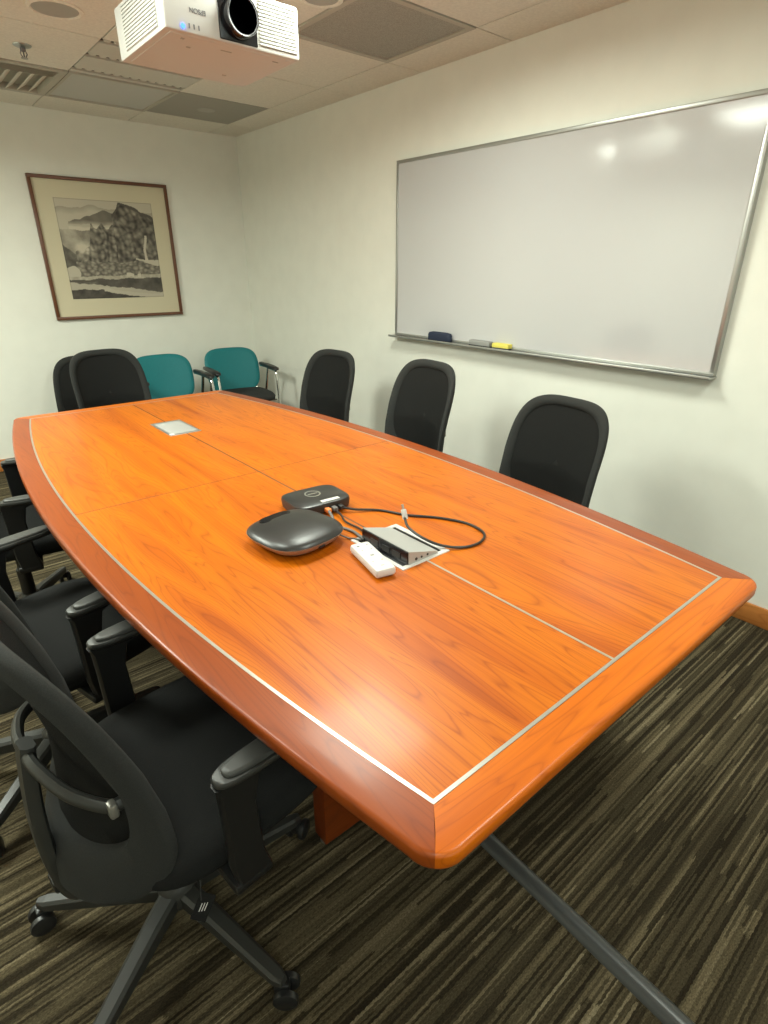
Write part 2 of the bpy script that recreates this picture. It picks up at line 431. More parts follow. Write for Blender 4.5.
# top: four veneer fields
IN = .068
def field(sx, sy, mat):
    mb = MB(); n = 24; vs = []; fs = []
    for k in range(n+1):
        s = k/n; y = sy*((HL-IN)*s); xo = half_w(abs(y)/(HL), WE, WM)-IN-.000
        vs.append((sx*.0015, y+sy*.001, TZ)); vs.append((sx*xo, y+sy*.001, TZ)); 
    for k in range(n): fs.append((2*k, 2*k+1, 2*k+3, 2*k+2))
    m0 = len(vs); vs += [(x, y, TB+.004) for x, y, z in vs]
    for k in range(n): fs.append((m0+2*k+2, m0+2*k+3, m0+2*k+1, m0+2*k)); fs.append((2*k, 2*k+2, m0+2*k+2, m0+2*k)); fs.append((2*k+1, m0+2*k+1, m0+2*k+3, 2*k+3))
    fs.append((0, m0, m0+1, 1)); fs.append((2*n, 2*n+1, m0+2*n+1, m0+2*n))
    mb.add(vs, fs); return mb.build('veneer_panel', mat, table)
k = 0
for sx in (-1, 1):
    for sy in (-1, 1): field(sx, sy, M['field'][k]); k += 1
MB().box((-.0028, -HL+IN, TB+.006), (.0028, HL-IN, TZ+.0001)).build('center_seam', M['seam'], table)
MB().box((-WM+IN, -.0016, TB+.006), (WM-IN, .0016, TZ+.0001)).build('cross_seam', M['seam'], table)
MB().box((-.003, -HL+IN, TZ-.0005), (.003, -.63, TZ+.0005)).build('center_inlay', M['inlay'], table)
# bands with bullnose: profile (outward offset from inner edge 0..IN, z)
prof = [(0, TB), (0, TZ), (IN*.5, TZ), (IN-.0075, TZ), (IN-.0062, TZ-.0002), (IN-.0035, TZ-.0012), (IN-.0012, TZ-.0034), (IN, TZ-.0065), (IN, TB+.007), (IN-.0015, TB+.003), (IN-.005, TB)]
def band_side(sx):
    n = 60; loops = []
    for k in range(n+1):
        s = -1+2*k/n; lp = []
        for d, z in prof:
            dist = IN-d                                   # inset from outer edge
            hl = HL-dist; y = s*hl
            x = half_w(y/HL, WE, WM)-dist
            # rounded corner
            r = .050-dist
            if r > 0 and abs(y) > hl-r:
                q = (abs(y)-(hl-r)); x = half_w((hl-r)/HL, WE, WM)-dist-r+math.sqrt(max(r*r-q*q, 0))*1
                # stop at 45 degrees of the corner
            lp.append((sx*x, y, z))
        loops.append(lp)
    return loops
def corner_pts(dist, n=6):
    """points from side to 45deg of the rounded corner at +x,-y, for the offset dist"""
    r = max(.050-dist, 0.0); hl = HL-dist
    xs = half_w((hl-r)/HL, WE, WM)-dist
    return xs, hl, r
def side_loops(sx):
    loops = []; n = 50
    def at(par):   # par in [-1,1]; |par|>.9 => corner arc
        lp = []
        for d, z in prof:
            dist = IN-d; xs, hl, r = corner_pts(dist)
            sg = 1 if par > 0 else -1; a = abs(par)
            if a <= .9:
                y = par/.9*(hl-r); x = half_w(y/HL, WE, WM)-dist
            else:
                an = radians((a-.9)/.1*45); x = xs-r+r*cos(an); y = sg*(hl-r+r*sin(an))
            lp.append((sx*x, y, z))
        return lp
    pars = [-.9+1.8*k/n for k in range(n+1)]
    pars = [-1, -.98, -.96, -.94, -.92]+pars+[.92, .94, .96, .98, 1]
    return [at(p) for p in pars]
def end_loops(sy):
    loops = []; n = 16
    def at(par):
        lp = []
        for d, z in prof:
            dist = IN-d; xs, hl, r = corner_pts(dist)
            sg = 1 if par > 0 else -1; a = abs(par)
            if a <= .9: x = par/.9*(xs-r); y = hl
            else:
                an = radians(90-(a-.9)/.1*45); x = sg*(xs-r+r*cos(an)); y = hl-r+r*sin(an)
            lp.append((x, sy*y, z))
        return lp
    pars = [-.9+1.8*k/n for k in range(n+1)]
    pars = [-1, -.98, -.96, -.94, -.92]+pars+[.92, .94, .96, .98, 1]
    return [at(p) for p in pars]
for sx in (-1, 1): MB().loft(side_loops(sx), 0, True).build('edge_band', M['band_side'], table, 40)
for sy in (-1, 1): tag(MB().loft(end_loops(sy), 0, True).build('edge_band', M['band_end'], table, 40), 'brighter orange end band' if sy < 0 else None)
# silver inlay following the inside of the bands
n = 40; vs = []; fs = []
wi = .006
def inl(dist):
    hl = HL-dist; L = [(half_w(hl*(-1+2*k/n)/HL, WE, WM)-dist, hl*(-1+2*k/n)) for k in range(n+1)]
    return L + [(-x, y) for x, y in reversed(L)]
A, B = inl(IN-.0005), inl(IN+wi)
lo = [[(x, y, TZ-.003) for x, y in A], [(x, y, TZ+.0006) for x, y in A], [(x, y, TZ+.0006) for x, y in B], [(x, y, TZ-.003) for x, y in B]]
MB().loft(lo+[lo[0]], 0, False, False).build('metal_inlay', M['inlay'], table)
# underside deck and pedestals
MB().box((-.42, -1.2, TB-.02), (.42, 1.2, TB+.002)).build('underframe', M['ped'], table)
for sy in (-1, 1):
    p = MB().box((-.338, sy*.83-.026, .014), (.338, sy*.83+.026, TB-.018), bev=.002).build('pedestal_panel', M['ped'], table)
    for sx in (-1, 1): MB().lathe((sx*.323, sy*.83, 0), [(.001, 0), (.014, 0), (.014, .008), (.006, .010), (.006, .0145), (.001, .0145)], 16).build('leveller_foot', M['alu'], p)
MB().box((-.03, -.80, .10), (.03, .80, TB-.018), bev=.002).build('spine_panel', M['ped'], table)

# ------------------------------------------------------------------ whiteboard
WY0, WY1, WZ0, WZ1 = .905, 2.852, .999, 1.960
t = empty('whiteboard', (RW, (WY0+WY1)/2, WZ0), 0, 'large wall-mounted whiteboard in a thin aluminium frame with marker tray', 'whiteboard')
hy = (WY1-WY0)/2; hz = WZ1-WZ0
MB().box((-.030, -hy+.012, .012), (-.004, hy-.012, hz-.012)).build('writing_surface', M['board'], t)
f = MB()
for a, b in (((-hy, 0), (hy, .014)), ((-hy, hz-.016), (hy, hz)), ((-hy, .014), (-hy+.016, hz-.016)), ((hy-.016, .014), (hy, hz-.016))):
    f.box((-.036, a[0], a[1]), (0, b[0], b[1]), bev=.002)
f.build('frame', M['alu'], t)
f = MB(); f.box((-.074, -hy-.003, -.010), (-.0, hy+.020, -.001), bev=.002); f.box((-.076, -hy-.003, -.010), (-.071, hy+.020, .003), bev=.002)
f.build('marker_tray', M['alu'], t)
zt = WZ0-.001
t = empty('whiteboard_eraser', (RW-.052, 2.430, zt+.0005), 0, 'dark navy rounded whiteboard eraser on the tray, left end', 'eraser')
MB().loft([sq(.019, .088, .004, 4), sq(.020, .090, .006, 4), sq(.020, .090, .034, 4), sq(.018, .084, .046, 3.5), sq(.011, .06, .051, 3)]).build('body', M['navy'], t)
MB().loft([sq(.0195, .089, .0, 4), sq(.0195, .089, .005, 4)]).build('felt_pad', M['fabric'], t)
t = empty('whiteboard_eraser', (RW-.050, 2.115, zt+.0005), 0, 'light grey block eraser on the whiteboard tray, left of the yellow one', 'eraser')
MB().box((-.019, -.074, .006), (.019, .074, .032), bev=.004).build('body', M['lt_grey'], t)
MB().box((-.018, -.073, 0), (.018, .073, .007), bev=.001).build('felt_pad', M['fabric'], t)
t = empty('whiteboard_eraser', (RW-.050, 1.968, zt+.0005), 0, 'yellow block eraser on the whiteboard tray, beside the grey one', 'eraser')
MB().box((-.019, -.055, .007), (.019, .055, .030), bev=.004).build('body', M['yellow'], t)
MB().box((-.018, -.054, 0), (.018, .054, .008), bev=.001).build('felt_pad', M['navy'], t)

# ------------------------------------------------------------------ framed ink landscape
PX0, PX1, PZ0, PZ1 = .9526, 1.8887, 1.034, 1.964
t = empty('framed_picture', ((PX0+PX1)/2, DB, PZ0), 0, 'brown framed ink landscape of mountains, trees and a waterfall on the back wall', 'picture')
hw = (PX1-PX0)/2; hh = PZ1-PZ0; fw_ = .022
f = MB()
for a, b in (((-hw, 0), (hw, fw_)), ((-hw, hh-fw_), (hw, hh)), ((-hw, fw_), (-hw+fw_, hh-fw_)), ((hw-fw_, fw_), (hw, hh-fw_))):
    f.box((a[0], -.028, a[1]), (b[0], 0, b[1]), bev=.003)
f.build('frame', M['frame_wood'], t)
MB().box((-hw+fw_, -.012, fw_), (hw-fw_, -.002, hh-fw_)).build('mat_board', M['mat_board'], t)
def ink(u, v):
    P = lambda s, o=0.: noise.noise(Vector((u*s+o, v*s-o, o)))
    F = lambda s, o=0.: noise.fractal(Vector((u*s+o, v*s, o)), .9, 2.1, 5)
    def cell_(s, o=0.):
        d, p = noise.voronoi(Vector((u*s+o+.15*P(20, 3), v*s*1.25+.15*P(20, 8), .5)))
        return max(0., min(1., 1.15-1.5*d[0]+.35*noise.noise(p[0]*3.1+Vector((0, -.35, 0)))))
    v += .016*P(7, 2)+.006*P(25, 4); u += .008*P(9, 6)
    t = .93+.03*P(4)                                     # paper
    # far hills
    h1 = .905+.055*math.exp(-((u-.36)/.09)**2)+.012*P(9, 2)
    if v < h1: t = .72+.2*max(0, min(1, (h1-v)/.06))
    h2 = .80+.095*math.exp(-((u-.47)/.17)**2)-.05*max(0, .2-u)*3+.012*P(16, 5)
    if v < h2 and u > .1: t = .42+.10*P(12, 1)+max(0, .80-v)*8
    if v < .76: t = max(t, .86) if v > .70 else .74+.12*P(5, 3)
    if u < .3 and v < .70: t = .62+.30*F(6, 1)
    # valley mist
    mist = math.exp(-((u-.20)/.09)**2-((v-.50)/.06)**2)
    # left slope
    if v < .56-.9*u+.02*P(18) and v > .27: t = .30+.16*F(12, 8)
    # centre ridge
    r1 = .50+.24*max(0., min(1., (u-.26)/.06))*(1-.12*math.sin(u*55)) if u < .62 else 0
    if u < .27: r1 = .47+.3*(u-.1)
    if .12 < u < .62 and v < r1+.02*P(22, 1): t = .22+.42*cell_(17, 1)+.14*P(34, 4)+.08*math.sin(u*120+6*P(7))
    # main mountain
    r2 = .97-.9*max(0, .64-u)**.8-.42*max(0, u-.70)+.02*P(14, 7)
    if u > .55 and v < r2: t = .20+.40*cell_(13, 3)+.14*P(30, 1)+.07*math.sin(u*90+v*20+5*P(6, 2))
    if u > .55 and abs(v-r2) < .012: t = .26
    t += .55*mist if v < .6 else 0
    # waterfall
    xf = .86+.03*max(0, (v-.52))*6
    if .40 < v < .66 and abs(u-xf) < .012+.02*max(0, .46-v)*4: t = .95
    # mist band on the right, forest belt
    if u > .74 and .40-.22*(u-.74) < v < .41+.02*P(9, 9): t = .92
    if .225 < v < .385+.018*P(14, 2) and u > .10 and not (u > .74 and v > .40-.22*(u-.74)): t = .30+.42*cell_(22, 6)+.12*P(34)
    if ((u-.06)/.08)**2+((v-.27)/.07)**2 < 1+.5*P(12): t = .90
    # houses along the bank, river
    if .195+.02*u < v < .225+.03*u: t = .80+.15*P(30, 1)
    if .225 < v < .262 and .38 < u < .84 and noise.cell(Vector((u*26, 1, 4))) > .25: t = .96
    if v <= .195+.02*u: t = .26+.14*F(9, 4) if v > .178-.125*u+.012*P(15, 3) else .84
    if v <= .195+.02*u and v > .175+.01*u and u < .5: t = .25
    wv = .10-.085*max(0, u-.3)/.5
    if abs(v-wv) < .02+.012*P(12, 3) and u > .28 and u < .85: t = .9
    if v < wv-.02 and u < .8: t = .18+.10*F(14, 2)
    if v < .10-.02*u and u < .34: t = .19+.10*F(14, 2)
    if v < .04 and u > .78: t = .9
    return max(.05, min(1., t))
NX = NZ = 210; iw0, iw1, iz0, iz1 = 1.088-(PX0+PX1)/2, 1.755-(PX0+PX1)/2, 1.175-PZ0, 1.832-PZ0
vs = []; cols = []
for j in range(NZ+1):
    for i in range(NX+1):
        u, v = i/NX, j/NZ; vs.append((iw0+(iw1-iw0)*u, -.0135, iz0+(iz1-iz0)*v))
        k = ink(u, v); e = min(i/NX, 1-i/NX, j/NZ, 1-j/NZ)
        if e < .006: k *= .8
        k = k**1.6
        cols.append((.036+.52*k, .031+.47*k, .027+.36*k, 1))
fs = [(j*(NX+1)+i, j*(NX+1)+i+1, (j+1)*(NX+1)+i+1, (j+1)*(NX+1)+i) for j in range(NZ) for i in range(NX)]
mt = pm('ink_wash', (.5, .5, .5), .9); q = NT(mt); at = q.n('ShaderNodeAttribute'); at.attribute_name = 'ink'; q.base(at.outputs['Color'])
o = MB().add(vs, fs).build('painting', mt, t)
ca = o.data.color_attributes.new('ink', 'FLOAT_COLOR', 'POINT')
for k, cc in enumerate(cols): ca.data[k].color = cc

# ------------------------------------------------------------------ task chair
Zk = [.36, .42, .50, .65, .80, 1.02]; Ek = [-.070, -.060, -.056, -.076, -.122, -.190]; Ck = [.13, .12, .10, .068, .050, .032]
def lin(x, xs, ys):
    if x <= xs[0]: return ys[0]
    for i in range(len(xs)-1):
        if x <= xs[i+1]: t_ = (x-xs[i])/(xs[i+1]-xs[i]); return ys[i]+t_*(ys[i+1]-ys[i])
    return ys[-1]
BW, BZ0, BZ1 = .228, .362, .935
def backx(y, z): u = min(1, abs(y)/BW); return lin(z, Zk, Ek)-lin(z, Zk, Ck)*(1-u*u)
def rr_loop(hw_, z0, z1, p, n=72):
    out = []
    for j in range(n):
        a = 2*pi*(j+.5)/n; cc, ss = cos(a), sin(a)
        out.append((hw_*math.copysign(abs(cc)**(2/p), cc), (z0+z1)/2+(z1-z0)/2*math.copysign(abs(ss)**(2/p), ss)))
    return out
def make_chair():
    t = empty('task_chair')
    # base
    t0 = radians(-79)
    hubm = MB().lathe((0, 0, 0), [(.001, .075), (.038, .075), (.045, .09), (.042, .125), (.030, .14), (.001, .14)], 24).build('hub', M['plastic_g'], t)
    for k in range(5):
        a = t0+k*2*pi/5; ca_, sa = cos(a), sin(a)
        L = []
        for r, wd, zb, zt_ in ((.02, .022, .085, .125), (.10, .020, .080, .118), (.20, .0175, .070, .102), (.30, .015, .062, .086), (.318, .009, .064, .082)):
            L.append([(r*ca_-w_*sa, r*sa+w_*ca_, z) for w_, z in ((-wd, zb), (wd, zb), (wd, zt_-.006), (wd*.6, zt_), (-wd*.6, zt_), (-wd, zt_-.006))])
        leg = MB().loft(L, 0, False).build('base_leg', M['plastic_g'], t)
        ym = MB(); cx, cy = .306*ca_, .306*sa; ca2 = a+.6
        dx, dy = cos(ca2), sin(ca2)
        ym.tube([(cx, cy, .066), (cx, cy, .045)], .007, 10)
        ym.box((-.012, -.010, .030), (.020, .010, .058), bev=.004)
        mm = Matrix.Translation((cx, cy, 0)) @ Matrix.Rotation(ca2, 4, 'Z')
        ym.v[20:] = [tuple(mm @ Vector(p)) for p in ym.v[20:]]
        cs = ym.build('caster', M['plastic'], leg)
        wm = MB()
        for sg in (-1, 1):
            wm.lathe((.012, sg*.017, .0265), [(.001, -.009), (.020, -.009), (.0255, -.006), (.0265, 0), (.0255, .006), (.018, .009), (.001, .009)], 24, 0, 'Y')
        wm.xf(mm); wm.build('caster_wheels', M['rubber'], leg)
    MB().lathe((0, 0, 0), [(.001, .13), (.026, .13), (.026, .25), (.018, .25), (.018, .36), (.001, .36)], 20).build('gas_column', M['plastic'], t)
    MB().box((-.10, -.07, .345), (.15, .07, .392), bev=.012).build('tilt_mechanism', M['plastic'], t)
    # seat
    cx = .105
    S = [(.20, .205, .378, 3.4, .01), (.232, .232, .384, 3.6, .0), (.240, .242, .405, 3.8, 0), (.240, .242, .428, 3.8, 0), (.228, .232, .446, 3.6, 0), (.19, .20, .455, 3.2, 0), (.10, .11, .4585, 2.6, 0)]
    loops = []
    for hx, hy_, z, p, o_ in S:
        lp = sq(hx, hy_, z, p, 56, cx)
        lp = [(x, y, z_ - .030*max(0, (x-cx-.10)/.14)**2 + .010*(y/.24)**2) for x, y, z_ in lp]
        loops.append(lp)
    MB().loft(loops, 0, True).build('seat', M['seat'], t, 60)
    MB().loft([sq(.17, .17, .368, 3.5, 40, cx), sq(.21, .21, .382, 3.5, 40, cx)]).build('seat_pan', M['plastic'], t)
    # arms
    for sy in (-1, 1):
        y = sy*.262
        L = []
        for z, x0_, x1_, yo in ((.372, .02, .09, 0), (.42, .012, .078, 0), (.55, .010, .072, 0), (.605, .008, .085, 0), (.622, .002, .13, 0)):
            yy = y
            L.append([(x0_+.004, yy-.013, z), (x1_-.004, yy-.013, z), (x1_, yy-.007, z), (x1_, yy+.007, z), (x1_-.004, yy+.013, z), (x0_+.004, yy+.013, z), (x0_, yy+.007, z), (x0_, yy-.007, z)])
        MB().loft(L, 0, True).build('arm_post', M['plastic'], t, 50)
        MB().box((.01, sy*.10, .352), (.09, sy*.275, .376), bev=.006).build('arm_bracket', M['plastic'], t)
        mb = MB().loft([sq(.112, .024, .622, 3, 40, .122, y), sq(.118, .029, .627, 3, 40, .122, y), sq(.118, .029, .634, 3, 40, .122, y), sq(.115, .027, .6375, 3, 40, .122, y)])
        pad = mb.build('armrest', M['plastic_g'], t, 50)
        MB().loft([sq(.104, .022, .637, 3, 40, .126, y), sq(.104, .0218, .642, 3, 40, .126, y), sq(.102, .020, .6445, 3, 40, .126, y), sq(.092, .015, .6452, 3, 40, .126, y)]).build('armrest_pad', M['pad'], pad, 60)
    # back frame
    n = 96
    O = rr_loop(BW, BZ0, BZ1, 3.9, n); I = rr_loop(BW-.036, BZ0+.115, BZ1-.036, 3.4, n)
    def P3(y, z, dx): return (backx(y, z)+dx, y, z)
    def mid(f_): return [(a[0]+(b[0]-a[0])*f_, a[1]+(b[1]-a[1])*f_) for a, b in zip(O, I)]
    seq = [(1, .004), (.9, .009), (.5, .013), (.1, .010), (0, .004), (0, -.006), (.1, -.012), (.5, -.023), (.9, -.020), (1, -.004)]
    loops = [[P3(y, z, dx) for y, z in mid(f_)] for f_, dx in seq]
    MB().loft(loops+[loops[0]], 0, True, False).build('back_frame', M['fabric'], t, 70)
    # mesh panel
    cy_, cz_ = 0, (BZ0+.115+BZ1-.036)/2
    I2 = [(y*1.02, cz_+(z-cz_)*1.02) for y, z in I]
    R_ = [1, .85, .7, .55, .4, .25, .12, .0005]
    fl = [[P3(y*s, cz_+(z-cz_)*s, .003) for y, z in I2] for s in R_]; bl = [[P3(y*s, cz_+(z-cz_)*s, -.001) for y, z in I2] for s in reversed(R_)]
    MB().loft(fl+bl+[fl[0]], 0, True, False).build('back_mesh', M['mesh'], t, 80)
    # yoke strap and spine
    Pk = [(-.108, -.178, .622), (-.130, -.170, .624), (-.166, -.12, .640), (-.186, -.05, .656), (-.188, 0, .658)]
    Pk = Pk + [(x, -y, z) for x, y, z in reversed(Pk[:-1])]
    Pk = smooth_path(Pk, 5)
    yk = MB().tube(Pk, .010, 10, flat=1.2).build('back_yoke', M['plastic_g'], t)
    for sy in (-1, 1):
        MB().box((-.132, sy*.170, .608), (-.118, sy*.190, .636), bev=.004).build('yoke_clip', M['clip'], yk)
    MB().box((-.215, -.02, .335), (-.04, .02, .362), bev=.006).build('spine_bracket', M['plastic'], t)
    Sp = smooth_path([(-.180, 0, .305), (-.190, 0, .32), (-.200, 0, .36), (-.204, 0, .45), (-.200, 0, .55), (-.190, 0, .64), (-.184, 0, .675)], 5)
    L = []
    for i_, p in enumerate(Sp):
        d = (Sp[min(i_+1, len(Sp)-1)]-Sp[max(i_-1, 0)]).normalized(); nrm = Vector((-d.z, 0, d.x)); ww = .031-.013*i_/len(Sp); th = .012
        L.append([p+nrm*th+Vector((0, ww*.7, 0)), p+nrm*th-Vector((0, ww*.7, 0)), p-Vector((0, ww, 0))+nrm*th*.3, p-Vector((0, ww, 0))-nrm*th*.6, p-nrm*th-Vector((0, ww*.7, 0)), p-nrm*th+Vector((0, ww*.7, 0)), p+Vector((0, ww, 0))-nrm*th*.6, p+Vector((0, ww, 0))+nrm*th*.3])
    MB().loft(L, 0, True).build('back_spine', M['plastic_g'], t, 50)
    return t
GRP = 'black mesh task chairs round the table'
chair = make_chair()
spots = [(.180, .942, radians(6.3), 'black task chair nearest the camera at lower left, small tag hanging under its seat'),
         (.080, 1.620, radians(15), 'middle black task chair on the left side of the table, just behind the nearest one'),
         (.170, 2.530, radians(-9), 'black task chair farthest back on the left side of the table, mostly cut off'),
         (1.806, 1.238, radians(175.6), 'black mesh chair on the whiteboard side, nearest the camera, below the whiteboard right half'),
         (1.804, 2.018, radians(174.4), 'black mesh chair on the whiteboard side, middle of the three'),
         (1.853, 2.871, radians(184.5), 'black mesh chair on the whiteboard side, farthest and closest to the teal chairs'),
         (1.003, 3.775, radians(-83.9), 'black mesh chair at the far end of the table, under the framed picture'),
         (.965, 4.43, radians(-112), 'black chair mostly hidden behind the one at the far end of the table')]
for i, (x, y, a, lb) in enumerate(spots):
    o = chair if i == 0 else copy_tree(chair, None, ('arm',) if i > 2 else ())
    lift = {3: -.008, 4: .045, 6: -.02, 7: -.13}.get(i, 0)      # each set to its own height on the gas lift
    for ch in o.children:
        if lift and not ch.name.startswith(('base_leg', 'hub', 'gas_column')): ch.location.z += lift
    o.location = (x, y, 0); o.rotation_euler = (0, 0, a); tag(o, lb, 'chair', GRP)
# hanging tag of the nearest chair
lt = MB().box((-.018, -.0006, -.026), (.018, .0006, .026)).build('paper_tag', M['mesh'], chair)
lt.location = (-.035, -.225, .325); lt.rotation_euler = (radians(-40), radians(38), radians(-35)); lt.scale = (.85, 1, .85)
b = MB()
for k in (-1, 0, 1): b.box((k*.0055-.0009, -.0012, -.008+k*.002), (k*.0055+.0009, -.0006, .008+k*.002))
b.build('printed_mark', M['white_pl'], lt)
MB().tube([(-.035, -.222, .340), (-.02, -.20, .378)], .0012, 6).build('tag_string', M['plastic'], chair)

# ------------------------------------------------------------------ teal stacking chairs
def make_teal():
    t = empty('visitor_chair')       # faces -y, origin under the seat centre
    def tx_(x, z): return .205+.10*(z-.45)/.33 - .035*(x/.22)**2
    O = []; n = 80
    for j in range(n):
        a = 2*pi*(j+.5)/n; cc, ss = cos(a), sin(a); x = .228*math.copysign(abs(cc)**(2/3.8), cc); z = .605+.172*math.copysign(abs(ss)**(2/3.8), ss)
        x *= 1-.07*max(0, (.62-z)/.2); O.append((x, z))
    R_ = [1.0, .98, .85, .6, .35, .1]; dy = [0, -.008, -.011, -.011, -.011, -.011]
    fl = [[(x*s, tx_(x*s, .605+(z-.605)*s)+d, .605+(z-.605)*s) for x, z in O] for s, d in zip(R_, dy)]
    bl = [[(x*s, tx_(x*s, .605+(z-.605)*s)-d, .605+(z-.605)*s) for x, z in O] for s, d in zip(R_, dy)][::-1]
    MB().loft(fl[::-1]+bl[::-1][1:], 0, True, True).build('backrest', M['teal'], t, 70)
    MB().loft([sq(.20, .20, .405, 3.6), sq(.222, .222, .415, 3.6), sq(.225, .225, .435, 3.6), sq(.21, .21, .455, 3.4), sq(.10, .10, .460, 3)]).build('seat', M['fabric'], t, 60)
    for sx in (-1, 1):
        x = sx*.238
        fr = MB().tube(smooth_path([(x, -.20, .0), (x, -.17, .30), (x, -.13, .60), (x, -.06, .628), (x, .10, .632), (x, .21, .628)], 4), .011, 10).build('arm_frame', M['chrome'], t)
        MB().tube([(x, .235, .0), (x, .12, .42), (x, .04, .628)], .011, 10).build('rear_leg', M['chrome'], t)
        MB().tube([(x, -.10, .395), (sx*.05, -.10, .395)], .010, 10).build('seat_rail', M['chrome'], t)
        MB().tube([(x, .125, .395), (sx*.05, .125, .395)], .010, 10).build('seat_rail', M['chrome'], t)
        MB().tube([(sx*.19, .12, .41), (sx*.19, .20, .43), (sx*.19, .225, .52)], .009, 8).build('back_bracket', M['chrome'], t)
        L = []
        for y, wd, z0_, z1_ in ((-.15, .012, .634, .648), (-.135, .022, .632, .656), (-.05, .026, .634, .660), (.10, .022, .636, .660), (.20, .016, .636, .656), (.215, .008, .638, .650)):
            L.append([(x-wd, y, z0_), (x+wd, y, z0_), (x+wd, y, z1_-.006), (x+wd*.6, y, z1_), (x-wd*.6, y, z1_), (x-wd, y, z1_-.006)])
        MB().loft(L, 0, True).build('armrest', M['plastic'], t, 60)
    return t
tl = make_teal(); tl.location = (2.085, 4.255, 0); tl.rotation_euler = (0, 0, radians(-7))
tag(tl, 'teal backed visitor chair with black seat in the corner of the room', 'chair', 'teal visitor chairs along the back wall')
tl2 = copy_tree(tl); tl2.location = (1.515, 4.22, 0); tl2.rotation_euler = (0, 0, radians(-2))
tag(tl2, 'teal backed visitor chair just right of the black chair at the table end', 'chair', 'teal visitor chairs along the back wall')

# ------------------------------------------------------------------ projector (hung upside down)
pz0, pz1 = 2.0, 2.135; px0, px1, py0, py1 = .787, 1.218, 1.868, 2.250
pj = empty('projector', ((px0+px1)/2, (py0+py1)/2, HC), 0, 'white ceiling-hung projector with a dark round lens and blue light', 'projector')
def L_(x, y, z): return (x-(px0+px1)/2, y-(py0+py1)/2, z-HC)
a, b = L_(px0, py0, pz0), L_(px1, py1, pz1)
MB().box(a, b, bev=.007).build('casing', M['proj'], pj)
MB().box((a[0]+.02, a[1]+.02, a[2]-.002), (b[0]-.02, b[1]-.02, a[2]+.004), bev=.004).build('bottom_cover', M['proj'], pj)
# lens housing
lx = 1.003-(px0+px1)/2; lz = 2.062-HC
MB().box((lx-.056, a[1]-.003, a[2]+.006), (lx+.066, a[1]+.02, b[2]-.004), bev=.003).build('lens_recess', M['proj_dark'], pj)
ln = MB().lathe((lx+.004, a[1], lz), [(.026, .0), (.049, .0), (.051, -.004), (.051, -.034), (.048, -.040), (.044, -.038), (.039, -.018), (.034, -.014), (.026, -.012)], 40, 0, 'Y').build('lens_ring', M['proj_dark'], pj)
MB().lathe((lx+.004, a[1], lz), [(.001, -.026), (.02, -.024), (.030, -.018), (.037, -.012), (.037, -.004), (.001, -.004)], 40, 0, 'Y').build('lens_glass', M['lens'], ln)
MB().lathe((lx+.004, a[1]-.036, lz), [(.044, .0), (.0495, .0), (.0495, -.003), (.044, -.003), (.044, 0)], 40, 0, 'Y').build('focus_ring', M['grey_text'], ln)
# front louvres right of the lens, side louvres
for k in range(13):
    z = a[2]+.014+k*.0088
    MB().box((lx+.074, a[1]-.0035, z), (b[0]-.012, a[1]+.004, z+.0056), bev=.001).build('front_louvre', M['proj'], pj)
MB().box((lx+.070, a[1]-.001, a[2]+.012), (b[0]-.010, a[1]+.003, b[2]-.010)).build('louvre_backing', M['grey_paint'], pj)
for k in range(13):
    z = a[2]+.014+k*.0088
    MB().box((a[0]-.0035, a[1]+.05, z), (a[0]+.004, b[1]-.07, z+.0056), bev=.001).build('side_louvre', M['proj'], pj)
MB().box((a[0]-.001, a[1]+.048, a[2]+.012), (a[0]+.003, b[1]-.068, b[2]-.010)).build('louvre_backing', M['grey_paint'], pj)
# status lights, lettering
MB().lathe((px0+.050-(px0+px1)/2, a[1]-.001, a[2]+.012), [(.001, 0), (.006, 0), (.006, -.003), (.001, -.003)], 16, 0, 'Y').build('power_light', M['led'], pj)
for k in range(3): MB().box((px0+.068+k*.014-(px0+px1)/2, a[1]-.002, a[2]+.011), (px0+.071+k*.014-(px0+px1)/2, a[1]+.002, a[2]+.022)).build('status_light', M['grey_text'], pj)
tcu = bpy.data.curves.new('brand_lettering', 'FONT'); tcu.body = 'EPSON'; tcu.size = .016; tcu.extrude = .0006; tcu.align_x = 'CENTER'; tcu.align_y = 'CENTER'
tcu.materials.append(M['grey_text'])
tmp = bpy.data.objects.new('lettering_source', tcu); COL.objects.link(tmp); bpy.context.view_layer.update()
tme = bpy.data.meshes.new_from_object(tmp.evaluated_get(bpy.context.evaluated_depsgraph_get())); bpy.data.objects.remove(tmp)
to = bpy.data.objects.new('brand_lettering', tme); COL.objects.link(to); to.parent = pj
to.location = (px0+.098-(px0+px1)/2, a[1]-.001, a[2]+.054); to.rotation_euler = (radians(90), radians(180), 0)
for (x, y, sx_, sy_) in ((.10, .10, .012, .006), (.19, .06, .035, .004), (.30, .28, .012, .006), (.36, .05, .02, .003), (.06, .04, .01, .008)):
    MB().box((a[0]+x, a[1]+y, a[2]-.0035), (a[0]+x+sx_, a[1]+y+sy_, a[2]-.001)).build('cover_marking', M['grey_paint'], pj)
m_ = MB(); m_.tube([(0, .02, b[2]), (0, .02, -.005)], .022, 16); m_.lathe((0, .02, 0), [(.001, -.012), (.07, -.012), (.07, 0), (.001, 0)]); m_.box((-.09, -.06, b[2]), (.09, .10, b[2]+.012), bev=.003)
m_.build('ceiling_mount', M['white_paint'], pj)

# ------------------------------------------------------------------ things on the table
Z = TZ+.0008
